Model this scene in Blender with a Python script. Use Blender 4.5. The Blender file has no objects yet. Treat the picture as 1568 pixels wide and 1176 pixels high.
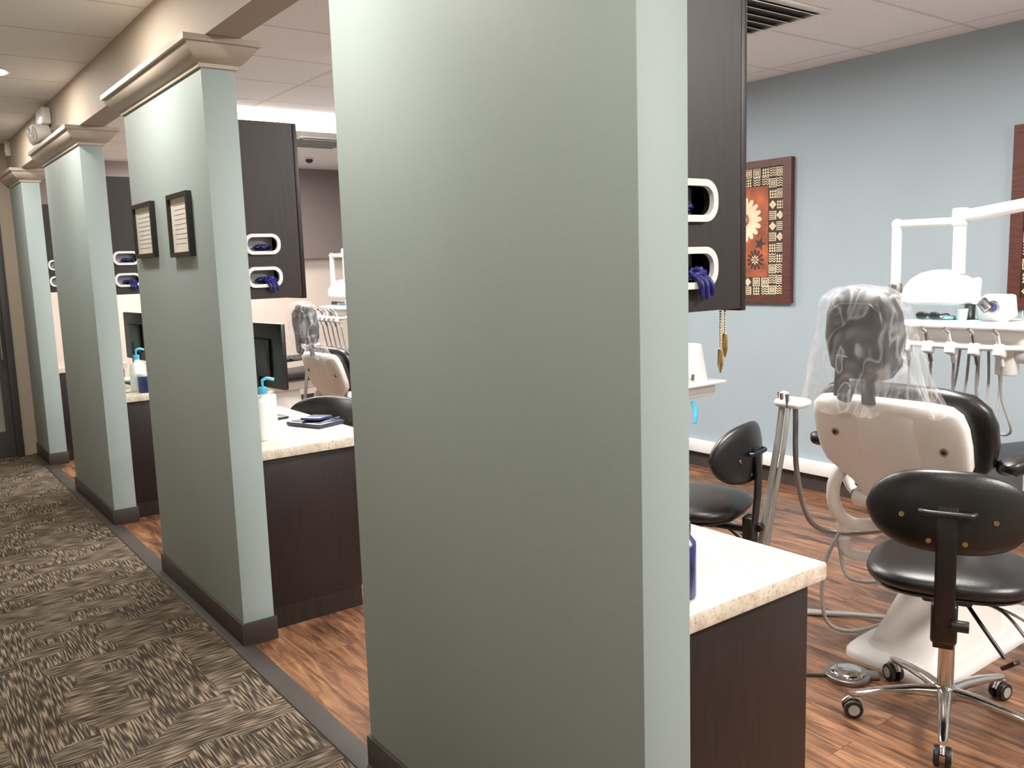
import bpy, bmesh, math, random
from mathutils import Vector, Matrix, Euler, noise
random.seed(4)
V=Vector
pi=math.pi
# ------------------------------------------------------------ materials
def S(r,g,b):
    f=lambda c:(c/255/12.92) if c/255<=.04045 else ((c/255+.055)/1.055)**2.4
    return (f(r),f(g),f(b),1)
def newmat(name):
    m=bpy.data.materials.new(name);m.use_nodes=True
    nt=m.node_tree;return m,nt,nt.nodes["Principled BSDF"]
def N(nt,t,**k):
    n=nt.nodes.new(t)
    for a,b in k.items():
        if a.startswith("i_"): n.inputs[a[2:].replace("_"," ")].default_value=b
        else: setattr(n,a,b)
    return n
def coords(nt,scale=(1,1,1),rot=(0,0,0)):
    tc=N(nt,"ShaderNodeTexCoord");mp=N(nt,"ShaderNodeMapping")
    mp.inputs["Scale"].default_value=scale;mp.inputs["Rotation"].default_value=rot
    nt.links.new(tc.outputs["Object"],mp.inputs["Vector"]);return mp.outputs["Vector"]
def ramp(nt,src,stops):
    r=N(nt,"ShaderNodeValToRGB");e=r.color_ramp.elements
    while len(e)<len(stops): e.new(.5)
    for i,(p,c) in enumerate(stops): e[i].position=p;e[i].color=c
    nt.links.new(src,r.inputs[0]);return r.outputs[0]
def mix(nt,fac,a,b,mode='MIX'):
    n=N(nt,"ShaderNodeMix",data_type='RGBA',blend_type=mode)
    for s,v in ((0,fac),(6,a),(7,b)):
        if hasattr(v,"is_linked") or hasattr(v,"links"): nt.links.new(v,n.inputs[s])
        else: n.inputs[s].default_value=v
    return n.outputs[2]
def mat(name,rgb,rough=.5,metal=0,var=.06,ns=8,bump=0,bs=60,stretch=(1,1,1),spec=.5,coat=0,alpha=1):
    m,nt,p=newmat(name)
    c=S(*rgb);v=coords(nt,stretch)
    no=N(nt,"ShaderNodeTexNoise",i_Scale=ns,i_Detail=4.0);nt.links.new(v,no.inputs["Vector"])
    lo=tuple(x*(1-var*2) for x in c[:3])+(1,);hi=tuple(min(1,x*(1+var*2)) for x in c[:3])+(1,)
    nt.links.new(ramp(nt,no.outputs["Fac"],[(.3,lo),(.7,hi)]),p.inputs["Base Color"])
    p.inputs["Roughness"].default_value=rough;p.inputs["Metallic"].default_value=metal
    p.inputs["Specular IOR Level"].default_value=spec;p.inputs["Coat Weight"].default_value=coat
    p.inputs["Alpha"].default_value=alpha
    if bump:
        n2=N(nt,"ShaderNodeTexNoise",i_Scale=bs,i_Detail=3.0);nt.links.new(v,n2.inputs["Vector"])
        b=N(nt,"ShaderNodeBump",i_Strength=bump,i_Distance=.01);nt.links.new(n2.outputs["Fac"],b.inputs["Height"])
        nt.links.new(b.outputs[0],p.inputs["Normal"])
    return m
def emit(name,rgb,st):
    m,nt,p=newmat(name);p.inputs["Base Color"].default_value=S(*rgb)
    p.inputs["Emission Color"].default_value=S(*rgb);p.inputs["Emission Strength"].default_value=st;return m

sage=mat("sage_paint",(149,165,163),.6,var=.012,ns=2,bump=.04,bs=220)
blue=mat("blue_grey_paint",(146,161,170),.7,var=.012,ns=2,bump=.04,bs=200)
beige=mat("beige_paint",(172,158,142),.7,var=.012,ns=2,bump=.04,bs=200)
taupe=mat("taupe_paint",(120,108,104),.7,var=.02,ns=2)
cream=mat("cream_paint",(214,198,186),.7,var=.015,ns=2)
trimm=mat("trim_paint",(180,166,152),.45,var=.01)
basem=mat("vinyl_base",(50,44,40),.5,var=.05)
espr=mat("espresso_laminate",(29,20,18),.45,var=.16,ns=6,stretch=(14,14,.8),bump=.03,bs=40,spec=.35)
white=mat("white_plastic",(228,227,225),.3,var=.01,ns=3)
ivory=mat("ivory_shell",(236,232,227),.28,var=.01,ns=3,coat=.3)
black=mat("black_plastic",(13,13,14),.38,var=.1)
vinyl=mat("black_vinyl",(14,14,15),.34,var=.1,bump=.08,bs=300)
greyv=mat("charcoal_vinyl",(24,24,27),.4,var=.1,bump=.08,bs=200)
chrome=mat("chrome",(205,203,200),.12,1,var=.02)
steel=mat("brushed_steel",(150,148,146),.35,1,var=.05)
brass=mat("brass",(200,172,110),.3,1)
hose=mat("grey_hose",(150,148,145),.45)
glove=mat("blue_nitrile",(22,24,108),.5,var=.25,ns=30)
slot=mat("glove_box_card",(176,176,190),.6,var=.1)
cyan=mat("cyan_plastic",(60,170,210),.35)
dblue=mat("dark_blue_label",(28,44,98),.3,var=.3,ns=18)
paperm=mat("paper",(225,222,212),.8,var=.03)
navy=mat("navy_plastic",(35,45,80),.3,var=.2)
tealp=mat("blue_tissue",(150,190,200),.8)
screen=mat("screen_glass",(8,8,10),.4,var=.02,spec=.25)
doorm=mat("door_paint",(56,53,51),.45,var=.04)
doorgl=mat("door_glass",(130,126,120),.2,var=.12,ns=3)
redwood=mat("red_stained_wood",(74,32,22),.4,var=.2,ns=5,stretch=(3,3,30))
artdk=mat("art_dark",(40,22,15),.7,var=.2)
artcr=mat("art_cream",(222,204,170),.7,var=.08)
artor=mat("art_orange",(150,70,32),.65,var=.3,ns=9)
griddk=mat("vent_dark",(80,76,72),.6)
def counter_mat():
    m,nt,p=newmat("speckled_laminate");v=coords(nt)
    a=N(nt,"ShaderNodeTexNoise",i_Scale=120.,i_Detail=3.);nt.links.new(v,a.inputs["Vector"])
    b=N(nt,"ShaderNodeTexNoise",i_Scale=26.,i_Detail=4.);nt.links.new(v,b.inputs["Vector"])
    c1=ramp(nt,a.outputs["Fac"],[(.3,S(176,158,134)),(.42,S(212,201,184)),(.62,S(222,214,200))])
    c2=ramp(nt,b.outputs["Fac"],[(.35,S(220,206,184)),(.6,S(255,255,255))])
    nt.links.new(mix(nt,.7,c1,c2,'MULTIPLY'),p.inputs["Base Color"]);p.inputs["Roughness"].default_value=.35;return m
counterm=counter_mat()
def carpet_mat():
    m,nt,p=newmat("striated_carpet")
    v1=coords(nt,(170,11,1));v2=coords(nt,(11,170,1));v0=coords(nt)
    n1=N(nt,"ShaderNodeTexNoise",i_Scale=1.,i_Detail=0.);nt.links.new(v1,n1.inputs["Vector"])
    n2=N(nt,"ShaderNodeTexNoise",i_Scale=1.,i_Detail=0.);nt.links.new(v2,n2.inputs["Vector"])
    pk=N(nt,"ShaderNodeTexNoise",i_Scale=4.2,i_Detail=0.);nt.links.new(v0,pk.inputs["Vector"])
    pick=ramp(nt,pk.outputs["Fac"],[(.49,(0,0,0,1)),(.51,(1,1,1,1))])
    s=mix(nt,pick,n1.outputs["Fac"],n2.outputs["Fac"])
    big=N(nt,"ShaderNodeTexNoise",i_Scale=7.,i_Detail=2.);nt.links.new(v0,big.inputs["Vector"])
    ad=N(nt,"ShaderNodeMath",operation='MULTIPLY_ADD');nt.links.new(big.outputs["Fac"],ad.inputs[0]);ad.inputs[1].default_value=.34
    nt.links.new(s,ad.inputs[2])
    fine=N(nt,"ShaderNodeTexNoise",i_Scale=300.,i_Detail=2.);nt.links.new(v0,fine.inputs["Vector"])
    ad2=N(nt,"ShaderNodeMath",operation='MULTIPLY_ADD');nt.links.new(fine.outputs["Fac"],ad2.inputs[0]);ad2.inputs[1].default_value=.13;nt.links.new(ad.outputs[0],ad2.inputs[2])
    c=ramp(nt,ad2.outputs[0],[(.58,S(46,40,35)),(.70,S(64,56,48)),(.80,S(92,81,69)),(.92,S(134,119,101))])
    nt.links.new(c,p.inputs["Base Color"]);p.inputs["Roughness"].default_value=.95;p.inputs["Specular IOR Level"].default_value=.1
    bp=N(nt,"ShaderNodeBump",i_Strength=.25,i_Distance=.004);nt.links.new(ad2.outputs[0],bp.inputs["Height"]);nt.links.new(bp.outputs[0],p.inputs["Normal"])
    return m
carpet=carpet_mat()
def wood_mat():
    m,nt,p=newmat("wood_plank_floor")
    v=coords(nt,(1,1,1),(0,0,pi/2))
    br=N(nt,"ShaderNodeTexBrick",i_Scale=1.,i_Mortar_Size=.0012,i_Brick_Width=1.1,i_Row_Height=.13,i_Mortar_Smooth=.3)
    br.offset=.37;br.offset_frequency=2
    br.inputs["Color1"].default_value=(0,0,0,1);br.inputs["Color2"].default_value=(1,1,1,1);br.inputs["Mortar"].default_value=(.5,.5,.5,1)
    nt.links.new(v,br.inputs["Vector"])
    g=coords(nt,(26,2.6,1));vm=N(nt,"ShaderNodeVectorMath",operation='MULTIPLY_ADD')
    nt.links.new(br.outputs["Color"],vm.inputs[0]);vm.inputs[1].default_value=(7,13,3);nt.links.new(g,vm.inputs[2])
    n=N(nt,"ShaderNodeTexNoise",i_Scale=1.,i_Detail=6.,i_Roughness=.62,i_Distortion=1.2);nt.links.new(vm.outputs[0],n.inputs["Vector"])
    g2=coords(nt,(8,2.0,1));vm2=N(nt,"ShaderNodeVectorMath",operation='MULTIPLY_ADD')
    nt.links.new(br.outputs["Color"],vm2.inputs[0]);vm2.inputs[1].default_value=(5,9,2);nt.links.new(g2,vm2.inputs[2])
    n2=N(nt,"ShaderNodeTexNoise",i_Scale=1.,i_Detail=3.,i_Distortion=.8);nt.links.new(vm2.outputs[0],n2.inputs["Vector"])
    c1=ramp(nt,n.outputs["Fac"],[(.32,S(70,46,34)),(.46,S(120,82,58)),(.6,S(156,112,80)),(.75,S(184,140,106))])
    c2=ramp(nt,n2.outputs["Fac"],[(.32,S(120,104,96)),(.48,S(232,226,220)),(.7,S(255,252,248))])
    c3=ramp(nt,br.outputs["Color"],[(0,S(226,218,210)),(1,S(255,255,255))])
    x=mix(nt,.9,c1,c2,'MULTIPLY');x=mix(nt,1.,x,c3,'MULTIPLY')
    x=mix(nt,br.outputs["Fac"],x,S(50,30,22))
    nt.links.new(x,p.inputs["Base Color"]);p.inputs["Roughness"].default_value=.36
    b=N(nt,"ShaderNodeBump",i_Strength=.12,i_Distance=.003);nt.links.new(n.outputs["Fac"],b.inputs["Height"]);nt.links.new(b.outputs[0],p.inputs["Normal"])
    return m
wood=wood_mat()
def ceil_mat():
    m,nt,p=newmat("ceiling_tiles");v=coords(nt)
    br=N(nt,"ShaderNodeTexBrick",i_Scale=1.,i_Mortar_Size=.011,i_Brick_Width=1.22,i_Row_Height=.61,i_Mortar_Smooth=.0);br.offset=0
    br.inputs["Color1"].default_value=S(238,237,238);br.inputs["Color2"].default_value=S(242,241,242);br.inputs["Mortar"].default_value=S(214,212,210)
    nt.links.new(v,br.inputs["Vector"])
    n=N(nt,"ShaderNodeTexNoise",i_Scale=90.,i_Detail=3.);nt.links.new(v,n.inputs["Vector"])
    c=ramp(nt,n.outputs["Fac"],[(.35,S(240,240,240)),(.5,S(255,255,255))])
    nt.links.new(mix(nt,.8,br.outputs["Color"],c,'MULTIPLY'),p.inputs["Base Color"]);p.inputs["Roughness"].default_value=.9
    b=N(nt,"ShaderNodeBump",i_Strength=.5,i_Distance=.01);nt.links.new(br.outputs["Fac"],b.inputs["Height"]);nt.links.new(b.outputs[0],p.inputs["Normal"])
    return m
ceilm=ceil_mat()
def plastic_mat():
    m,nt,p=newmat("clear_plastic_film");v=coords(nt,(1,1,.5))
    n=N(nt,"ShaderNodeTexNoise",i_Scale=9.,i_Detail=1.5,i_Distortion=1.0);nt.links.new(v,n.inputs["Vector"])
    a=ramp(nt,n.outputs["Fac"],[(.30,(.16,.16,.16,1)),(.42,(.07,.07,.07,1)),(.49,(.09,.09,.09,1)),(.52,(.28,.28,.28,1)),(.56,(.09,.09,.09,1)),(.66,(.14,.14,.14,1)),(.75,(.32,.32,.32,1))])
    nt.links.new(a,p.inputs["Alpha"]);p.inputs["Base Color"].default_value=S(244,243,246);p.inputs["Roughness"].default_value=.1;p.inputs["Coat Weight"].default_value=.5
    b=N(nt,"ShaderNodeBump",i_Strength=.4,i_Distance=.02);nt.links.new(n.outputs["Fac"],b.inputs["Height"]);nt.links.new(b.outputs[0],p.inputs["Normal"])
    return m
film=plastic_mat()

# ------------------------------------------------------------ mesh builder
class B:
    def __init__(s,name): s.name=name;s.bm=bmesh.new();s.mats=[];s.T=Matrix.Identity(4)
    def mi(s,m):
        if m not in s.mats: s.mats.append(m)
        return s.mats.index(m)
    def put(s,bm,m,M=None,smooth=True):
        i=s.mi(m)
        for f in bm.faces: f.material_index=i;f.smooth=smooth
        bmesh.ops.recalc_face_normals(bm,faces=bm.faces)
        if M is not None: bm.transform(M)
        bm.transform(s.T)
        t=bpy.data.meshes.new("t");bm.to_mesh(t);bm.free();s.bm.from_mesh(t);bpy.data.meshes.remove(t)
    def box(s,c,d,m,bev=0,rot=None,seg=2):
        bm=bmesh.new();bmesh.ops.create_cube(bm,size=1);bmesh.ops.scale(bm,vec=d,verts=bm.verts)
        if bev: bmesh.ops.bevel(bm,geom=bm.edges[:],offset=bev,segments=seg,profile=.5,affect='EDGES')
        M=Matrix.Translation(c)
        if rot: M=M@Euler(rot).to_matrix().to_4x4()
        s.put(bm,m,M)
    def bx(s,lo,hi,m,bev=0):
        lo=V(lo);hi=V(hi);s.box((lo+hi)/2,hi-lo,m,bev)
    def cyl(s,p1,p2,r1,m,r2=None,n=24,bev=0):
        p1=V(p1);p2=V(p2);d=p2-p1;r2=r1 if r2 is None else r2
        bm=bmesh.new();bmesh.ops.create_cone(bm,cap_ends=True,segments=n,radius1=r1,radius2=r2,depth=d.length)
        if bev:
            ed=[e for e in bm.edges if abs(e.verts[0].co.z-e.verts[1].co.z)<1e-6]
            bmesh.ops.bevel(bm,geom=ed,offset=bev,segments=3,profile=.5,affect='EDGES')
        s.put(bm,m,Matrix.Translation((p1+p2)/2)@d.to_track_quat('Z','Y').to_matrix().to_4x4())
    def loft(s,secs,m,n=32,cap=True):
        bm=bmesh.new();rings=[]
        for c,ax,ay,rx,ry,p in secs:
            r=[]
            for i in range(n):
                a=2*pi*i/n;co=math.cos(a);si=math.sin(a)
                r.append(bm.verts.new(V(c)+V(ax)*rx*math.copysign(abs(co)**(2/p),co)+V(ay)*ry*math.copysign(abs(si)**(2/p),si)))
            rings.append(r)
        for a,b in zip(rings,rings[1:]):
            for i in range(n): bm.faces.new((a[i],a[(i+1)%n],b[(i+1)%n],b[i]))
        if cap: bm.faces.new(rings[0][::-1]);bm.faces.new(rings[-1])
        s.put(bm,m)
    def cush(s,c,r,m,p=4,pz=2.6,rot=None,nz=10,n=40):
        """super-ellipsoid cushion"""
        bm=bmesh.new();rings=[]
        for j in range(nz+1):
            t=-pi/2+pi*j/nz;ct=max(abs(math.cos(t))**(2/pz),.001);st=math.copysign(abs(math.sin(t))**(2/pz),math.sin(t))
            rings.append([bm.verts.new((r[0]*ct*math.copysign(abs(math.cos(a))**(2/p),math.cos(a)),r[1]*ct*math.copysign(abs(math.sin(a))**(2/p),math.sin(a)),r[2]*st)) for a in [2*pi*i/n for i in range(n)]])
        for a,b in zip(rings,rings[1:]):
            for i in range(n): bm.faces.new((a[i],a[(i+1)%n],b[(i+1)%n],b[i]))
        bmesh.ops.remove_doubles(bm,verts=bm.verts,dist=1e-5)
        M=Matrix.Translation(c)
        if rot: M=M@Euler(rot).to_matrix().to_4x4()
        s.put(bm,m,M)
    def tube(s,pts,r,m,n=12,k=6,sm=True):
        pts=[V(p) for p in pts]
        if sm and len(pts)>2:
            q=[];P=[pts[0]*2-pts[1]]+pts+[pts[-1]*2-pts[-2]]
            for i in range(1,len(P)-2):
                for j in range(k):
                    t=j/k;a,b,c,d=P[i-1:i+3]
                    q.append(.5*((2*b)+(c-a)*t+(2*a-5*b+4*c-d)*t*t+(3*b-a-3*c+d)*t**3))
            q.append(pts[-1]);pts=q
        bm=bmesh.new();rings=[];up=None;L=len(pts)
        for i,p in enumerate(pts):
            d=(pts[min(i+1,L-1)]-pts[max(i-1,0)]).normalized()
            if up is None: up=d.orthogonal().normalized()
            up=(up-d*up.dot(d)).normalized();w=d.cross(up)
            rr=r[0]+(r[1]-r[0])*i/(L-1) if isinstance(r,tuple) else r
            rings.append([bm.verts.new(p+(up*math.cos(2*pi*j/n)+w*math.sin(2*pi*j/n))*rr) for j in range(n)])
        for a,b in zip(rings,rings[1:]):
            for j in range(n): bm.faces.new((a[j],a[(j+1)%n],b[(j+1)%n],b[j]))
        bm.faces.new(rings[0][::-1]);bm.faces.new(rings[-1]);s.put(bm,m)
    def plate(s,outer,holes,th,m,M):
        """flat plate in XY with holes, extruded along z"""
        cu=bpy.data.curves.new("c","CURVE");cu.dimensions='2D';cu.fill_mode='BOTH';cu.extrude=th/2
        for loop in [outer]+holes:
            sp=cu.splines.new('POLY');sp.points.add(len(loop)-1)
            for i,(x,y) in enumerate(loop): sp.points[i].co=(x,y,0,1)
            sp.use_cyclic_u=True
        o=bpy.data.objects.new("c",cu);bpy.context.collection.objects.link(o)
        dg=bpy.context.evaluated_depsgraph_get();me=bpy.data.meshes.new_from_object(o.evaluated_get(dg))
        bm=bmesh.new();bm.from_mesh(me);bmesh.ops.remove_doubles(bm,verts=bm.verts,dist=1e-5)
        s.put(bm,m,M,smooth=False)
        bpy.data.objects.remove(o);bpy.data.curves.remove(cu);bpy.data.meshes.remove(me)
    def poly(s,pts,th,m,M,bev=0):
        bm=bmesh.new();vs=[bm.verts.new((x,y,0)) for x,y in pts];f=bm.faces.new(vs)
        r=bmesh.ops.extrude_face_region(bm,geom=[f]);bmesh.ops.translate(bm,vec=(0,0,th),verts=[v for v in r['geom'] if isinstance(v,bmesh.types.BMVert)])
        if bev: bmesh.ops.bevel(bm,geom=bm.edges[:],offset=bev,segments=2,profile=.5,affect='EDGES')
        s.put(bm,m,M)
    def mesh(s,ang=35):
        me=bpy.data.meshes.new(s.name);s.bm.to_mesh(me);s.bm.free()
        for m in s.mats: me.materials.append(m)
        me.set_sharp_from_angle(angle=math.radians(ang));return me
    def obj(s,loc=(0,0,0),rz=0,ang=35):
        return place(s.name,s.mesh(ang),loc,rz)
def place(name,me,loc=(0,0,0),rz=0):
    o=bpy.data.objects.new(name,me);o.location=loc;o.rotation_euler=(0,0,rz);bpy.context.collection.objects.link(o);return o
def rrect(cx,cy,hw,hh,r,n=6):
    out=[]
    for sx,sy,a0 in ((1,1,0),(-1,1,pi/2),(-1,-1,pi),(1,-1,3*pi/2)):
        for i in range(n+1):
            a=a0+pi/2*i/n;out.append((cx+sx*(hw-r)+r*math.cos(a),cy+sy*(hh-r)+r*math.sin(a)))
    return out
def rrect(cx,cy,hw,hh,r,n=6):
    out=[]
    for qx,qy,a0 in ((1,1,0),(-1,1,pi/2),(-1,-1,pi),(1,-1,3*pi/2)):
        for i in range(n+1):
            a=a0+pi/2*i/n;out.append((cx+qx*(hw-r)+r*math.cos(a),cy+qy*(hh-r)+r*math.sin(a)))
    return out
def worldbox(name,lo,hi,m):   # origin at world zero so textures use world coords
    b=B(name);b.bx(lo,hi,m);return b.obj()

# ------------------------------------------------------------ room shell
XW=1.172;XT=1.309;CE=2.80;XR=5.10;YF=10.0
worldbox("floor",(XW-.02,-3,-.1),(XR+.1,YF+.1,0),wood)
worldbox("floor_carpet",(-.8,-3,-.1),(XW-.02,9.1,.0),carpet)
b=B("trim_floor_transition");b.loft([((XW-.005,y,0),(1,0,0),(0,0,1),.045,.008,3) for y in (-3,9.0)],basem,12);b.obj()
worldbox("ceiling",(-.8,-3,CE),(XR+.1,YF+.1,CE+.1),ceilm)
worldbox("wall_right",(XR,-3,0),(XR+.1,YF,CE),blue)
worldbox("wall_left",(-.8,-3,0),(-.7,9.1,CE),beige)
worldbox("wall_back",(-.8,-3.1,0),(XR+.1,-3,CE),beige)
worldbox("wall_far",(XW,YF,0),(XR+.1,YF+.1,CE),cream)
worldbox("wall_far_bulkhead",(XT,YF-.12,1.75),(XR,YF,CE),taupe)
b=B("wall_end");b.bx((1.06,9,0),(XT,9.1,CE),beige);b.bx((-.8,9,2.18),(1.06,9.1,CE),beige);b.bx((-.8,9,0),(-.0,9.1,2.18),beige);b.obj()
worldbox("wall_return",(XW+.02,9.1,0),(XT,YF,CE),beige)
cols=[(1.17,2.41),(3.575,4.82),(5.95,7.19),(8.33,9.0)]
for i,(a,c) in enumerate(cols):
    b=B("wall_partition");b.bx((XW,a,0),(XT,c,2.46),sage,.003);b.obj()
    b=B("baseboard_partition")
    t=.01;h=.105
    b.bx((XW-t,a-t,0),(XW,c+(t if i<3 else 0),h),basem,.002);b.bx((XW,a-t,0),(XT+t,a,h),basem,.002)
    if i<3: b.bx((XW,c,0),(XT+t,c+t,h),basem,.002)
    b.obj()
    b=B("trim_crown")
    prof=[(0,2.41),(.010,2.41),(.012,2.425),(.028,2.432),(.05,2.455),(.068,2.475),(.070,2.49),(.085,2.492),(.085,2.515),(0,2.515)]
    e=c if i<3 else 9.0-.09
    bm=bmesh.new();rings=[]
    for o_,z in prof:
        rings.append([bm.verts.new(v) for v in ((XW-o_,a-o_,z),(XT+o_,a-o_,z),(XT+o_,e+o_,z),(XW-o_,e+o_,z))])
    for r1,r2 in zip(rings,rings[1:]):
        for j in range(4): bm.faces.new((r1[j],r1[(j+1)%4],r2[(j+1)%4],r2[j]))
    bm.faces.new(rings[0][::-1]);bm.faces.new(rings[-1])
    b.put(bm,trimm,smooth=False);b.obj()
worldbox("wall_header",(XW,-3,2.516),(XT,9.0,CE),beige)
worldbox("wall_partition_near",(XW,-3,0),(XT,-1.3,2.516),sage)
worldbox("baseboard_right",(XR-.012,-3,0),(XR,YF,.105),basem)
b=B("trim_raceway");b.bx((XR-.05,-3,.12),(XR,YF-.2,.21),white,.006);b.obj()
worldbox("baseboard_far",(XT,YF-.012,0),(XR-.02,YF,.105),basem)
b=B("door_1")
b.bx((1.0,8.96,0),(1.06,9.1,2.18),doorm,.004);b.bx((0,8.96,0),(.06,9.1,2.18),doorm,.004);b.bx((.06,8.96,2.12),(1.0,9.1,2.18),doorm,.004)
b.bx((.935,9.01,.01),(1.0,9.05,2.12),doorm);b.bx((.06,9.01,.01),(.13,9.05,2.12),doorm);b.bx((.13,9.01,.01),(.935,9.05,.24),doorm);b.bx((.13,9.01,1.98),(.935,9.05,2.12),doorm);b.bx((.13,9.01,1.0),(.935,9.05,1.12),doorm)
b.bx((.13,9.025,.24),(.935,9.035,1.0),doorgl);b.bx((.13,9.025,1.12),(.935,9.035,1.98),doorgl)
b.cyl((.965,8.95,.9),(.965,8.95,1.25),.012,steel);b.cyl((.965,8.95,.92),(.965,9.01,.92),.01,steel);b.cyl((.965,8.95,1.23),(.965,9.01,1.23),.01,steel)
b.bx((.80,8.97,1.72),(.99,9.01,1.80),steel,.005)
b.obj()

# ------------------------------------------------------------ ceiling fixtures + lights
def area(name,loc,sx,sy,p,col,shape='RECTANGLE',rot=(0,0,0)):
    l=bpy.data.lights.new(name,'AREA');l.shape=shape;l.size=sx
    if shape=='RECTANGLE': l.size_y=sy
    l.energy=p;l.color=col
    o=bpy.data.objects.new(name,l);o.location=loc;o.rotation_euler=rot;bpy.context.collection.objects.link(o);return o
WARM=(1,.95,.90)
lens=emit("troffer_lens",(255,246,236),14)
canl=emit("downlight_lens",(255,242,222),18)
b=B("ceiling_wraparound_light")
for s in (-1,1):
    b.box((s*.605,0,-.035),(.02,.62,.07),white,.006)
b.loft([((x,0,0),V((0,1,0)),V((0,0,-1)),.29,.065,2.8) for x in (-.595,.595)],lens,32)
me=b.mesh()
for (x,y,pw) in [(2.95,-.8,108),(2.95,1.9,60),(2.95,4.3,56),(2.85,6.72,56),(2.95,9.0,46)]:
    place("ceiling_wraparound_light",me,(x,y,CE))
    area("ceiling_lamp",(x,y,CE-.075),1.1,.5,pw,WARM)
b=B("recessed_downlight");b.cyl((0,0,-.008),(0,0,-.001),.12,white,n=32);b.cyl((0,0,-.011),(0,0,-.009),.10,canl,n=32);me=b.mesh()
for y in (-1.3,.53,2.33,4.13,5.93,7.73):
    place("recessed_downlight",me,(.72,y,CE));area("downlight_lamp",(.72,y,CE-.02),.18,0,13,(1,.93,.83),'DISK')
b=B("ceiling_vent")
b.plate(rrect(0,0,.3,.3,.005),[rrect(0,0,.26,.26,.005)],.012,white,Matrix.Translation((0,0,-.008)))
b.bx((-.26,-.26,-.004),(.26,.26,-.001),griddk)
for i in range(7): b.box((0,-.24+i*.08,-.016),(.52,.06,.003),white,rot=(.4,0,0))
me=b.mesh();place("ceiling_vent",me,(3.72,2.95,CE));place("ceiling_vent",me,(3.6,7.8,CE))
b=B("security_camera");b.cyl((0,0,-.02),(0,0,-.001),.05,white);b.cush((0,0,-.03),(.04,.04,.03),black,p=2,pz=2);b.obj((4.0,8.9,CE))
b=B("emergency_light")
b.box((-.03,0,0),(.055,.26,.11),white,.01)
for s in (-1,1):
    b.cyl((-.03,s*.07,-.06),(-.04,s*.08,-.085),.02,white);b.cyl((-.02,s*.08,-.10),(-.11,s*.10,-.12),.045,white,r2=.058,bev=.004);b.cyl((-.11,s*.10,-.12),(-.114,s*.10,-.121),.048,cream)
b.obj((XW,6.85,2.70))
b=B("wall_sensor");b.box((-.02,0,0),(.04,.06,.12),white,.008);b.cyl((-.04,0,-.02),(-.045,0,-.02),.018,cream);b.obj((XW,8.72,2.72))

# ------------------------------------------------------------ certificates
def cert(y0,y1,z0,z1):
    b=B("framed_certificate");w=(y1-y0)/2;h=(z1-z0)/2
    M=Matrix(((0,0,1,-.012),(1,0,0,0),(0,1,0,0),(0,0,0,1)))
    b.plate(rrect(0,0,w,h,.003),[rrect(0,0,w-.02,h-.02,.002)],.024,black,M)
    b.bx((-.010,-w+.01,-h+.01),(-.002,w-.01,h-.01),paperm)
    for i in range(9): b.bx((-.0108,-w+.06+.012*(i%3),h-.05-.021*i),(-.0102,w-.06-.010*(i%2),h-.0475-.021*i),hose)
    b.obj((XW,(y0+y1)/2,(z0+z1)/2))
cert(3.82,4.12,1.68,1.955);cert(4.39,4.74,1.69,1.955)

# ------------------------------------------------------------ cabinets
def lower_cab(L):
    b=B("base_cabinet")
    b.bx((0,0,.105),(.53,L,.785),espr,.002)
    b.bx((0,.004,0),(.47,L-.004,.105),espr)
    for i in range(2): b.bx((.53,.01+i*(L/2),.12),(.548,L/2-.005+i*(L/2),.775),espr,.003)
    b.bx((-.0,-.03,.785),(.572,L+.02,.832),counterm,.008)
    return b.mesh()
Mxz=Matrix(((1,0,0,0),(0,0,-1,0),(0,1,0,0),(0,0,0,1)))
hz=(1.72,1.58);HX=.093
def upper_cab(L):
    b=B("wall_cabinet");z0,z1=1.487,2.235;D=.262
    b.plate([(0,z0),(D,z0),(D,z1),(0,z1)],[rrect(HX,z,.070,.035,.03) for z in hz],.018,espr,Matrix.Translation((0,.009,0))@Mxz)
    b.bx((0,.018,z0),(.016,.16,z1),espr);b.bx((D-.016,.018,z0),(D,.16,z1),espr);b.bx((0,.018,z0),(D,.16,z0+.02),espr);b.bx((0,.018,z1-.02),(D,.16,z1),espr);b.bx((0,.16,z0),(D,L,z1),espr)
    b.bx((D+.003,.001,z0-.006),(D+.022,L/2-.002,z1),espr,.002);b.bx((D+.003,L/2+.002,z0-.006),(D+.022,L,z1),espr,.002)
    return b.mesh()
lm=lower_cab(1.12);um=upper_cab(1.12)
def glove_box(hang):
    b=B("glove_box_holder")
    b.plate(rrect(0,0,.080,.044,.038),[rrect(0,0,.066,.030,.027)],.012,white,Matrix.Translation((0,-.007,0))@Mxz)
    b.bx((-.068,.05,-.034),(.068,.13,.034),slot,.004)
    def blob(c,r,m,sd):
        bm=bmesh.new();bmesh.ops.create_icosphere(bm,subdivisions=4,radius=1)
        for v in bm.verts:
            n=noise.noise(v.co*2.3+V((sd,0,0)))*.5+noise.noise(v.co*6+V((0,sd,0)))*.22
            v.co=v.co*(1+n);v.co=V((v.co.x*r[0],v.co.y*r[1],v.co.z*r[2]))
        b.put(bm,m,Matrix.Translation(c))
    blob((.014,.035,-.012),(.034,.018,.011),glove,3)
    if hang:
        blob((.03,.008,-.012),(.026,.018,.015),glove,7)
        for i,dx in enumerate((-.004,.008,.020)):
            b.tube([(.02+dx,.0,-.015),(.022+dx*1.3,-.020,-.033),(.028+dx*1.4,-.018,-.058-.008*(i%2))],(.008,.005),glove,8,4)
    return b.mesh(60)
g0=glove_box(False);g1=glove_box(True)
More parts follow.
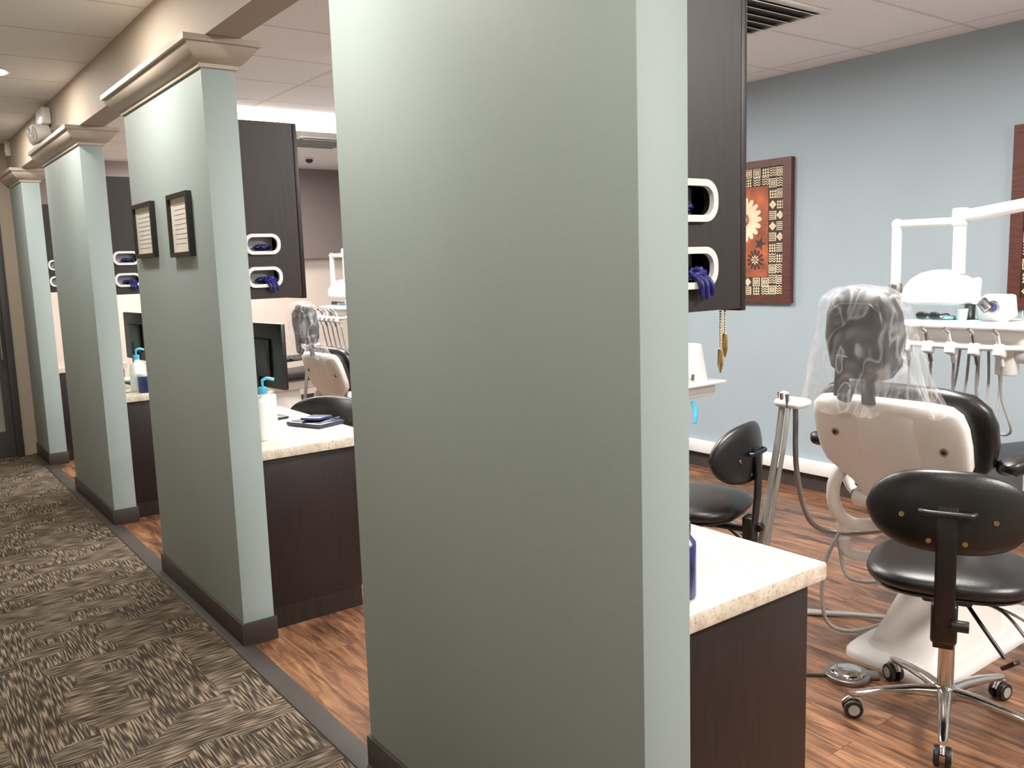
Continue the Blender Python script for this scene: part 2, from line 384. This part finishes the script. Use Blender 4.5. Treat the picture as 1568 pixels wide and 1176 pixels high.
for i,(a,c) in enumerate(cols):
    y=a+.085;L=(c-a-.13)/1.12
    if i==3: L=.5
    o=place("base_cabinet",lm,(XT+.001,y,0));o.scale.y=L
    o=place("wall_cabinet",um,(XT+.001,y,0))
    if i==3: o.scale.y=.5
    for z,g in zip(hz,(g0,g1)): place("glove_box_holder",g,(XT+.001+HX,y,z))
b=B("pull_chain")
for i,(dx,l) in enumerate(((0,.095),(.016,.06))):
    for j in range(int(l/.006)): b.cush((dx,0,-.003-j*.006),(.0028,.0028,.0028),brass,p=2,pz=2,nz=4,n=8)
    b.cyl((dx,0,-l),(dx,0,-l-.035),.006,brass,r2=.007,n=12,bev=.001);b.cyl((dx,0,-l-.035),(dx,0,-l-.055),.007,brass,r2=.002,n=12)
b.obj((XT+.262,1.31,1.487))

# ------------------------------------------------------------ counter items
CT=.832
b=B("spray_bottle")
b.cyl((0,0,0),(0,0,.13),.034,dblue,n=28,bev=.006);b.cyl((0,0,.13),(0,0,.15),.034,dblue,r2=.02,n=28);b.cyl((0,0,.15),(0,0,.178),.022,black,n=24,bev=.003);b.obj((1.438,1.312,CT))
def sanitizer():
    b=B("sanitizer_bottle")
    b.loft([((0,0,z),(1,0,0),(0,1,0),r,r*.8,p) for z,r,p in ((0,.045,3),(.006,.05,3),(.15,.05,3),(.18,.045,2.6),(.2,.02,2),(.215,.018,2))],white,28)
    b.cyl((0,0,.215),(0,0,.245),.02,cyan,n=20,bev=.003);b.cyl((0,0,.245),(0,0,.28),.006,cyan,n=10);b.tube([(0,0,.278),(.02,-.01,.285),(.05,-.02,.275)],.007,cyan,8)
    return b.mesh()
sm=sanitizer()
place("sanitizer_bottle",sm,(1.44,3.87,CT),.3);place("sanitizer_bottle",sm,(1.45,6.2,CT),.5)
b=B("wipes_canister");b.cyl((0,0,0),(0,0,.17),.045,white,n=28,bev=.005);b.cyl((0,0,.17),(0,0,.19),.046,white,n=28,bev=.005);b.obj((1.50,3.99,CT))
b=B("tablet_case");b.box((0,0,.012),(.17,.24,.02),navy,.006);b.box((0,0,.0235),(.13,.20,.003),screen,.001);b.box((.01,0,.034),(.13,.11,.014),dblue,.004,rot=(0,.05,.3));b.obj((1.77,4.06,CT),.35)
def monitor():
    b=B("computer_monitor")
    b.box((0,0,.34),(.028,.52,.34),black,.008);b.box((.0150,0,.345),(.002,.495,.30),screen);b.box((-.025,0,.33),(.03,.28,.2),black,.012)
    b.cyl((-.03,0,.02),(-.03,0,.3),.02,black);b.box((-.01,0,.008),(.17,.24,.014),black,.005)
    return b.mesh()
mm=monitor();place("computer_monitor",mm,(1.66,4.45,CT),.10);place("computer_monitor",mm,(1.58,6.66,CT),.06)
place("computer_monitor",mm,(1.66,2.05,CT),.0)
b=B("disinfectant_tub");b.cyl((0,0,0),(0,0,.11),.05,dblue,n=28,bev=.005);b.cyl((0,0,.11),(0,0,.13),.052,white,n=28,bev=.004);b.obj((1.47,6.085,CT))
b=B("magazine");b.box((0,0,.006),(.2,.27,.012),tealp,.002,);b.obj((1.68,6.22,CT),.3)
b=B("disinfectant_bottle");b.cyl((0,0,0),(0,0,.2),.04,cyan,n=28,bev=.005);b.cyl((0,0,.2),(0,0,.24),.02,white,n=20);b.obj((1.50,8.6,CT))

# ------------------------------------------------------------ artwork
def art():
    b=B("framed_artwork");W=.40;H=.487
    M0=Matrix(((0,0,-1,0),(1,0,0,0),(0,1,0,0),(0,0,0,1)))
    b.plate(rrect(0,0,W,H,.003),[rrect(0,0,W-.065,H-.05,.002)],.04,redwood,M0@Matrix.Translation((0,0,.022)))
    def rect(x0,y0,x1,y1,m,z=.026,t=.002): b.bx((-z-t,x0,y0),(-z,x1,y1),m)
    w=W-.065;h=H-.05;bd=.115
    rect(-w,-h,w,h,artdk,.010,.014);rect(-w+bd+.012,-h+bd+.012,w-bd-.012,h-bd-.012,artor,.024,.003)
    def quad(pts,m=artcr,z=.0245):
        b.poly(pts,.002,m,M0@Matrix.Translation((0,0,z)))
    def motif(x,y,s,k):
        t=s*.085
        if k==0:
            for r in (.44,.27):
                R=s*r
                for i in range(4):
                    a=pi/2*i;c_,s_=math.cos(a),math.sin(a);c2,s2=math.cos(a+pi/2),math.sin(a+pi/2);q=R-t*1.5
                    quad([(x+R*c_,y+R*s_),(x+R*c2,y+R*s2),(x+q*c2,y+q*s2),(x+q*c_,y+q*s_)])
            quad([(x+t,y),(x,y+t),(x-t,y),(x,y-t)])
        elif k==1:
            for j in range(4):
                yy=y-s*.42+j*s*.24
                for i in range(4):
                    x0=x-s*.44+i*s*.22;ya,yb=(yy,yy+s*.14) if i%2 else (yy+s*.14,yy)
                    quad([(x0,ya),(x0+s*.22,yb),(x0+s*.22,yb+t),(x0,ya+t)])
        elif k==2:
            for j in range(5):
                yy=y-s*.42+j*s*.19;quad([(x-s*.44,yy),(x+s*.44,yy),(x+s*.44,yy+t),(x-s*.44,yy+t)])
            quad([(x-s*.44,y-s*.42),(x-s*.36,y-s*.42),(x-s*.36,y+s*.42),(x-s*.44,y+s*.42)])
        elif k==3:
            for r in (.44,.25):
                R=s*r
                for (ax,ay,bx_,by) in ((-R,-R,R,-R+t),(-R,R-t,R,R),(-R,-R+t,-R+t,R-t),(R-t,-R+t,R,R-t)):
                    quad([(x+ax,y+ay),(x+bx_,y+ay),(x+bx_,y+by),(x+ax,y+by)])
            quad([(x-t,y-t),(x+t,y-t),(x+t,y+t),(x-t,y+t)])
        else:
            for i in range(3):
                for j in range(3):
                    cx=x+(i-1)*s*.29;cy=y+(j-1)*s*.29;q=s*.13
                    quad([(cx-q,cy-q),(cx+q,cy-q),(cx,cy+q)])
    s=.072
    ks=[1,0,2,3,4,0,1,3,2,4]
    nv=int(2*h/s);sv=2*h/nv
    for i in range(nv):
        for k_,x in enumerate((-w+bd*.27,-w+bd*.80,w-bd*.80,w-bd*.27)): motif(x,-h+sv*(i+.5),s*.92,ks[(i*3+k_*7)%10])
    nh=int((2*w-2*bd)/s);sh=(2*w-2*bd)/nh
    for i in range(nh):
        for k_,y in enumerate((-h+bd*.27,-h+bd*.80,h-bd*.80,h-bd*.27)): motif(-w+bd+sh*(i+.5),y,s*.92,ks[(i*4+k_*3)%10])
    def flower(cx,cy,R,n,m):
        for i in range(n):
            a=2*pi*i/n;pts=[]
            for j in range(10):
                t=2*pi*j/10;r_=R*.62+R*.36*math.cos(t);w_=R*.115*math.sin(t)*(1+.4*math.cos(t))
                pts.append((cx+r_*math.cos(a)-w_*math.sin(a),cy+r_*math.sin(a)+w_*math.cos(a)))
            quad(pts,m,.0275)
        quad([(cx+R*.17*math.cos(2*pi*j/16),cy+R*.17*math.sin(2*pi*j/16)) for j in range(16)],m,.0275)
    flower(.0,.09,.16,18,artcr);flower(-.10,-.19,.075,12,artdk);flower(-.10,-.19,.035,8,artcr);flower(.09,-.22,.05,10,artcr)
    quad([(-.14+.05*math.cos(2*pi*j/10)*(1 if j%2 else .4),-.08+.05*math.sin(2*pi*j/10)*(1 if j%2 else .4)) for j in range(10)],artdk,.0275)
    return b.mesh()
am=art()
place("framed_artwork",am,(XR-.001,4.02,1.767));place("framed_artwork",am,(XR-.001,1.82,1.767))

# ------------------------------------------------------------ stool
def stool(dh=0):
    b=B("rolling_stool")
    b.cyl((0,0,.075),(0,0,.13),.038,chrome,r2=.034,n=28,bev=.004)
    for i in range(5):
        a=math.radians(62+72*i-24);d=V((math.cos(a),math.sin(a),0));s=V((-d.y,d.x,0));u=V((0,0,1))
        b.loft([(d*r+u*z,s,u,w,t,2.6) for r,z,w,t in ((.02,.105,.026,.022),(.10,.108,.021,.016),(.2,.098,.017,.013),(.29,.083,.014,.011),(.312,.08,.008,.007))],chrome,16)
        b.cyl(d*.3+u*.078,d*.3+u*.052,.009,chrome,n=12)
        for k in (-1,1):
            b.cyl(d*.3+s*(k*.008)+u*.032,d*.3+s*(k*.026)+u*.032,.032,black,n=28,bev=.004)
            b.cyl(d*.3+s*(k*.026)+u*.032,d*.3+s*(k*.0275)+u*.032,.019,hose,n=20)
        b.tube([d*.33+u*.05,d*.31+u*.066,d*.285+u*.066,d*.267+u*.045],.009,chrome,8,4)
    b.cyl((0,0,.12),(0,0,.32),.026,chrome,n=28)
    b.T=Matrix.Translation((0,0,dh))
    b.cyl((0,0,.30),(0,0,.46),.031,black,n=28,bev=.004)
    b.box((-.02,0,.475),(.20,.15,.035),black,.01)
    for s_ in (-1,1): b.box((.0,s_*.1,.490),(.26,.03,.012),black,.004)
    b.cush((0.0,0,.545),(.235,.255,.052),vinyl,p=2.9,pz=2.4,nz=14,n=56)
    b.cush((0.0,0,.512),(.215,.235,.02),black,p=2.9,pz=3)
    b.tube([(-.03,-.06,.46),(-.06,-.16,.44),(-.12,-.24,.37)],.006,chrome,8);b.box((-.135,-.258,.355),(.05,.028,.012),black,.004,rot=(0,.6,1.0))
    b.tube([(-.06,-.05,.46),(-.12,-.10,.41),(-.17,-.17,.33)],.007,black,8);b.box((-.18,-.185,.315),(.06,.03,.014),black,.004,rot=(0,.7,.9))
    b.tube([(-.02,-.07,.46),(-.03,-.2,.42),(-.05,-.27,.38)],.005,chrome,8)
    b.box((-.16,0,.455),(.20,.055,.016),black,.004);b.box((-.262,0,.455),(.05,.075,.13),black,.01)
    b.tube([(-.27,0,.42),(-.285,0,.55),(-.292,0,.70),(-.285,0,.80)],.012,black,8)
    b.loft([((x,0,z),(0,1,0),(1,0,0),.03,.007,5) for x,z in ((-.272,.375),(-.285,.5),(-.298,.62),(-.300,.72),(-.293,.80),(-.283,.83))],black,16)
    b.cyl((-.29,-.02,.46),(-.29,-.07,.46),.018,black,n=20,bev=.003)
    b.tube([(-.288,-.075,.812),(-.305,-.06,.812),(-.308,0,.812),(-.305,.06,.812),(-.288,.075,.812)],.010,black,10)
    bm_secs=[]
    n=22
    for i in range(n+1):
        t=-1+2*i/n;y=.235*math.sin(t*pi/2*.999);e=max(.02,(1-abs(y/.236)**2.8))**.5
        x=-.255+.075*(abs(y)/.235)**2
        th=math.atan2(.15*y/.235**2,1)
        zc=.806-.012*(y/.235)**2
        bm_secs.append(((x,y,zc),V((0.06,0,1)).normalized(),V((math.cos(th),-math.sin(th),0)),.130*e,.034*(.35+.65*e),2.7))
    b.loft(bm_secs,vinyl,32)
    for y,z in ((-.13,.79),(.13,.79),(-.05,.72),(.05,.72)):
        x=-.255+.075*(abs(y)/.235)**2-.036;b.cyl((x,y,z),(x-.004,y,z),.008,brass,n=12)
    return b.mesh(50)
stm=stool();st2=stool(-.055)
place("rolling_stool",stm,(2.83,1.385,0),math.radians(24))
place("rolling_stool",st2,(2.98,2.63,0),math.radians(106))
place("rolling_stool",st2,(2.22,4.85,0),math.radians(60))
place("rolling_stool",st2,(2.3,7.3,0),math.radians(40))

# ------------------------------------------------------------ dental chair
def dental_chair(dz):
    b=B("dental_chair");u3=V((0,0,1));Xx=V((1,0,0));Yy=V((0,1,0))
    b.loft([((.00,0,z),Xx,Yy,rx,ry,7) for z,rx,ry in ((0,.49,.22),(.018,.49,.22),(.030,.48,.21),(.038,.45,.19))],white,48)
    b.loft([((x,0,z),Xx,Yy,rx,ry,5) for x,z,rx,ry in ((-.10,.03,.32,.17),(-.08,.10,.27,.15),(-.05,.22,.20,.12),(-.03,.38,.17,.10),(-.02,.50+dz,.17,.12))],ivory,48)
    b.loft([((x,0,z+dz),Xx,Yy,rx,ry,5) for x,z,rx,ry in ((.02,.49,.28,.15),(.02,.53,.40,.19),(.02,.585,.42,.21))],ivory,48)
    b.loft([((x,0,z+dz),Yy,u3,w,t,3.2) for x,z,w,t in ((-.42,.64,.10,.02),(-.40,.645,.22,.04),(-.2,.635,.27,.055),(.1,.635,.28,.055),(.35,.65,.26,.055),(.6,.655,.23,.05),(.95,.63,.20,.045),(1.1,.62,.18,.04),(1.13,.62,.1,.02))],greyv,36)
    b.loft([((x,0,.585+dz),Yy,u3,w,.02,4) for x,w in ((.3,.2),(.7,.18),(1.05,.14))],ivory,24)
    H=V((-.40,0,.68+dz));vv=V((-.34,0,1)).normalized();nn=V((1,0,.34)).normalized()
    def rows(tab,off,p,m,oy=0):
        b.loft([(H+vv*v+nn*off+Yy*oy,Yy,nn,w,t,p) for v,w,t in tab],m,48)
    rows([(-.02,.12,.012),(0,.18,.03),(.08,.25,.042),(.16,.315,.05),(.24,.338,.05),(.32,.342,.05),(.38,.325,.046),(.425,.28,.035),(.445,.18,.015)],.05,3.2,vinyl,-.014)
    rows([(-.06,.12,.010),(-.045,.14,.022),(0,.152,.032),(.05,.175,.036),(.095,.235,.038),(.13,.278,.038),(.18,.298,.038),(.26,.303,.038),(.33,.300,.038),(.38,.286,.034),(.405,.258,.026),(.415,.21,.012)],-.012,3.6,ivory,.012)
    rows([(-.08,.05,.01),(-.07,.115,.022),(.05,.125,.028),(.2,.13,.03),(.36,.125,.026),(.395,.10,.01)],-.026,5,ivory)
    for y,v in ((-.21,.25),(.21,.27)):
        c=H+vv*v+nn*(-.043)+Yy*y;b.cyl(c,c-nn*.010,.014,steel,n=20);c=c-nn*.010;b.cyl(c,c-nn*.002,.007,black,n=12)
    b.cyl((-.40,-.2,.64+dz),(-.40,.2,.64+dz),.035,ivory,n=24,bev=.006)
    for s in (-1,1):
        b.tube([(-.42,s*.24,.76+dz),(-.445,s*.27,.68+dz),(-.42,s*.27,.57+dz),(-.33,s*.24,.50+dz),(-.2,s*.15,.50+dz)],.026,ivory,16)
        b.cyl((-.36,s*.27,.47+dz),(-.36,s*.27,.53+dz),.034,white,n=24,bev=.008)
        b.tube([(-.36,s*.27,.44+dz),(-.35,s*.26,.38+dz),(-.27,s*.2,.36),(-.14,s*.08,.4)],.022,white,14)
    for s in (-1,1):
        b.tube([(-.2,s*.2,.58+dz),(-.2,s*.33,.6+dz),(-.22,s*.365,.7+dz),(-.22,s*.365,.80+dz)],.02,ivory,14)
        b.loft([((x,s*.37,.845+dz+.02*abs(x+.15)),Yy,u3,w,t,3) for x,w,t in ((-.42,.02,.012),(-.40,.042,.028),(-.2,.048,.034),(0,.046,.032),(.1,.036,.026),(.12,.015,.01))],vinyl,24)
    HY=.05
    top=V((-.60,HY,1.20+dz))
    hv=V((-.10,0,1)).normalized();hn=V((1,0,.10)).normalized()
    b.loft([(top+hv*v,Yy,hn,w,t,2.8) for v,w,t in ((-.06,.06,.015),(-.045,.10,.035),(0,.135,.048),(.1,.152,.052),(.19,.14,.05),(.25,.11,.042),(.272,.06,.02))],greyv,36)
    b.loft([(top+hv*v+hn*(-.058),Yy,hn,w,t,4) for v,w,t in ((-.04,.045,.01),(.0,.10,.016),(.12,.115,.018),(.2,.10,.014),(.23,.06,.006))],black,28)
    b.box((-.585,HY,1.145+dz),(.022,.05,.20),black,.006,rot=(0,-.12,0))
    b.box((-.668,HY+.05,1.16+dz),(.03,.05,.16),black,.008,rot=(.12,-.1,0));b.cyl((-.665,HY+.045,1.07+dz),(-.64,HY+.045,1.11+dz),.026,black,n=16,bev=.006)
    # clear film bag over the headrest, draping onto the top of the backrest
    bm=bmesh.new();rings=[];n=140;nz=40
    for j in range(nz+1):
        t=j/nz;z=1.492+dz-.44*t
        w=.04+.125*min(1,(t/.12))**.5+.080*max(0,t-.15)/.85
        d=.03+.055*min(1,(t/.12))**.5+.06*max(0,t-.35)
        if t<.02:w*=.4;d*=.4
        r=[]
        for i in range(n):
            a=2*pi*i/n;ca=math.cos(a);sa=math.sin(a)
            rp=noise.noise(V((ca*2.6,sa*2.6,t*1.6+9)))*.22+abs(noise.noise(V((ca*5,sa*5,t*1.6+3))))*.15
            rp+=(.35-abs(noise.noise(V((ca*7+t*1.5,sa*7,t*2.5+20)))))*.06
            k=1+rp*(.25+t)
            zz=z+(noise.noise(V((ca*2,sa*2,5)))*.07*t)+noise.noise(V((ca*6,sa*6,2)))*.012*t
            r.append(bm.verts.new((-.632-.02*(1-t)-.015*t+d*k*sa,HY-.01-.03*t+w*k*ca,zz)))
        rings.append(r)
    for a_,b_ in zip(rings,rings[1:]):
        for i in range(n): bm.faces.new((a_[i],a_[(i+1)%n],b_[(i+1)%n],b_[i]))
    bm.faces.new(rings[0])
    b.put(bm,film)
    # assistant instrument holder (patient's left) with hoses
    b.tube([(-.05,.15,.45),(-.12,.40,.38),(-.22,.52,.42),(-.29,.55,.65),(-.30,.555,.95)],.012,steel,14)
    b.cush((-.30,.57,.965),(.06,.07,.022),white,p=4,pz=3);b.cush((-.32,.60,.995),(.02,.02,.02),white,p=3)
    for k,(dx,dy) in enumerate(((-.04,.02),(-.02,.045),(-.05,-.015))):
        b.cyl((-.30+dx,.57+dy,.94),(-.305+dx,.575+dy,1.01),.009,steel,n=12)
        b.tube([(-.30+dx,.57+dy,.95),(-.31+dx,.59+dy,.75),(-.33+dx,.63+dy,.45),(-.35+dx,.66+dy,.10),(-.28+dx,.60+dy*.5,.02),(-.12,.35,.016),(-.05,.19,.03)],.010,hose,10)
    b.tube([(-.30,.30,.5),(-.36,.36,.3),(-.38,.34,.08),(-.3,.27,.02),(-.1,.2,.03)],.008,hose,10)
    b.tube([(-.42,-.2,.62),(-.46,-.05,.40),(-.42,.2,.30),(-.36,.30,.42)],.008,hose,10)
    return b.mesh(50)
dm=dental_chair(0)
place("dental_chair",dm,(3.50,1.70,0),math.radians(0))
place("dental_chair",dm,(3.50,4.62,0),math.radians(0))
dm3=dental_chair(-.12)
place("dental_chair",dm3,(3.42,6.48,0),math.radians(4))
place("dental_chair",dm3,(3.50,8.75,0),math.radians(2))

# ------------------------------------------------------------ delivery units
def tray_head(b,c):
    x,y,z=c
    b.bx((x-.20,y-.30,z-.02),(x+.20,y+.30,z),white,.009);b.bx((x-.15,y-.24,z-.10),(x+.17,y+.24,z-.02),white,.02)
    b.bx((x-.17,y-.02,z),(x+.05,y+.24,z+.006),tealp,.001)
    for s in (-1,1):
        b.cush((x-.12,y+.16+s*.028,z+.026),(.007,.024,.016),black,p=3);b.tube([(x-.12,y+.16+s*.052,z+.03),(x-.06,y+.16+s*.055,z+.03),(x-.01,y+.16+s*.045,z+.012)],.003,black,8)
    b.tube([(x-.12,y+.152,z+.03),(x-.122,y+.16,z+.034),(x-.12,y+.168,z+.03)],.004,black,8)
    b.box((x+.02,y-.06,z+.055),(.10,.13,.10),white,.015,rot=(0,-.25,0));b.cyl((x-.03,y-.07,z+.065),(x-.045,y-.07,z+.061),.026,steel,n=24);b.cyl((x-.045,y-.07,z+.061),(x-.049,y-.07,z+.06),.019,dblue,n=24)
    b.cyl((x+.02,y+.05,z),(x+.02,y+.05,z+.07),.022,steel,n=20,bev=.003);b.cyl((x-.05,y+.05,z),(x-.05,y+.05,z+.055),.020,white,r2=.026,n=20);b.cush((x-.06,y+.10,z+.015),(.035,.025,.010),tealp,p=2)
    b.cyl((x-.02,y-.2,z),(x-.02,y-.2,z+.05),.022,chrome,n=16)
    b.tube([(x-.17,y-.27,z-.07),(x-.24,y-.24,z-.085),(x-.24,y+.20,z-.085),(x-.17,y+.23,z-.07)],.012,white,10,4)
    for i in range(5):
        yy=y-.20+i*.095
        b.box((x-.25,yy,z-.095),(.045,.04,.05),white,.008,rot=(0,.3,0))
        b.cyl((x-.225,yy,z-.155),(x-.27,yy+.004,z-.03),.009,steel if i%2 else white,r2=.007,n=14);b.cyl((x-.27,yy+.004,z-.03),(x-.29,yy+.012,z-.012),.008,chrome,n=12)
        b.tube([(x-.225,yy,z-.155),(x-.20,yy+.01,z-.28),(x-.17,yy-.02,z-.42-.03*(i%3)),(x-.08,yy*.6+y*.4,z-.44),(x-.01,yy*.5+y*.5,z-.28),(x,yy*.4+y*.6,z-.09)],.006,hose,8)
    b.tube([(x-.2,y+.31,z-.02),(x-.23,y+.33,z-.06),(x-.2,y+.33,z-.18)],.008,black,8)
def unit():
    b=B("dental_delivery_unit")
    b.cyl((0,0,0),(0,0,.04),.24,white,n=40,bev=.01);b.cyl((0,0,.03),(0,0,1.86),.038,white,n=28,bev=.006)
    b.tube([(0,0,1.10),(.0,.35,1.13),(-.0,.62,1.16)],.028,white,16);b.cyl((0,0,1.04),(0,0,1.15),.05,white,n=28,bev=.008);b.cyl((0,.66,1.08),(0,.66,1.2),.045,white,n=24,bev=.006)
    tray_head(b,(0,.78,1.30))
    b.cyl((0,0,1.74),(0,0,1.86),.05,white,n=28,bev=.008)
    b.tube([(0,0,1.82),(0,.3,1.815),(-.02,.62,1.77),(-.03,.80,1.745)],.026,white,16);b.cyl((-.03,.86,1.775),(-.03,.86,1.70),.032,white,n=24,bev=.008);b.tube([(-.03,.78,1.748),(-.03,.86,1.74)],.026,white,12)
    b.tube([(-.03,.86,1.72),(-.03,.98,1.722),(-.03,1.12,1.722)],.017,white,14)
    b.cush((-.03,1.14,1.722),(.024,.024,.024),white,p=2,pz=2);b.cyl((-.03,1.14,1.72),(-.03,1.14,1.46),.021,white,n=20)
    b.cyl((-.03,.86,1.72),(-.03,.86,1.50),.026,white,n=20)
    b.cyl((-.03,1.14,1.46),(-.03,1.14,1.40),.028,steel,n=20,bev=.005);b.tube([(-.03,1.14,1.42),(-.03,1.11,1.40),(-.03,1.05,1.41)],.014,steel,10)
    b.loft([((-.03,.935,z),V((0,1,0)),V((1,0,0)),w,d,2.8) for z,w,d in ((1.375,.125,.09),(1.385,.150,.11),(1.41,.154,.113),(1.445,.144,.105),(1.48,.118,.085),(1.505,.08,.06),(1.518,.03,.02))],white,44)
    b.loft([((-.03,.935,z),V((0,1,0)),V((1,0,0)),w,d,2.8) for z,w,d in ((1.368,.10,.07),(1.3755,.118,.085))],paperm,40)
    b.tube([(-.03,.795,1.47),(-.06,.76,1.475),(-.09,.745,1.45),(-.10,.745,1.41),(-.08,.76,1.385),(-.04,.795,1.385)],.010,white,12)
    b.cyl((-.05,.755,1.39),(-.05,.72,1.35),.022,steel,n=20,bev=.004)
    return b.mesh(50)
un=unit()
place("dental_delivery_unit",un,(3.78,.985,0))
place("dental_delivery_unit",un,(3.28,5.84,0),math.radians(-2))
b=B("dental_cart")
b.cyl((0,0,0),(0,0,.035),.2,white,n=40,bev=.01);b.cyl((0,0,.03),(0,0,.76),.03,white,n=24)
tray_head(b,(0,0,.84))
b.loft([((x,-.13,z-.06),(1,0,0),(0,1,0),w,d,4) for x,z,w,d in ((.05,.9,.08,.1),(.06,1.0,.06,.08),(.08,1.12,.02,.06),(.085,1.13,.01,.04))],white,24)
b.box((-.03,-.14,.915),(.02,.15,.1),white,.004,rot=(0,.3,0));b.tube([(-.12,-.30,.74),(-.14,-.34,.68),(-.16,-.35,.62)],.013,cyan,10)
b.obj((4.10,3.83,0))

b=B("foot_control");b.cyl((0,0,0),(0,0,.02),.085,steel,n=36,bev=.005);b.cush((0,0,.022),(.065,.065,.018),chrome,p=2,pz=2);b.box((.05,-.05,.012),(.09,.05,.018),steel,.006,rot=(0,0,-.8))
b.tube([(-.06,.05,.008),(-.14,.13,.006),(-.25,.22,.006),(-.4,.3,.006)],.006,black,8)
b.obj((2.86,1.77,0))

# ------------------------------------------------------------ camera / world / view
R=V((.8002,-.5989,-.0320));U=V((.1071,.0903,.9902));F=V((.5901,.7957,-.1362))
cam=bpy.data.objects.new("camera",bpy.data.cameras.new("camera"));bpy.context.collection.objects.link(cam)
M=Matrix.Identity(4)
for i in range(3): M[i][0]=R[i];M[i][1]=U[i];M[i][2]=-F[i]
M[2][3]=1.6
cam.matrix_world=M;cam.data.lens=30.54;cam.data.clip_start=.05
bpy.context.scene.camera=cam
w=bpy.data.worlds.new("w");bpy.context.scene.world=w;w.use_nodes=True
w.node_tree.nodes["Background"].inputs[0].default_value=(.8,.75,.7,1);w.node_tree.nodes["Background"].inputs[1].default_value=.3
sc_=bpy.context.scene
sc_.view_settings.view_transform='Standard';sc_.view_settings.exposure=.36;sc_.view_settings.gamma=1.12
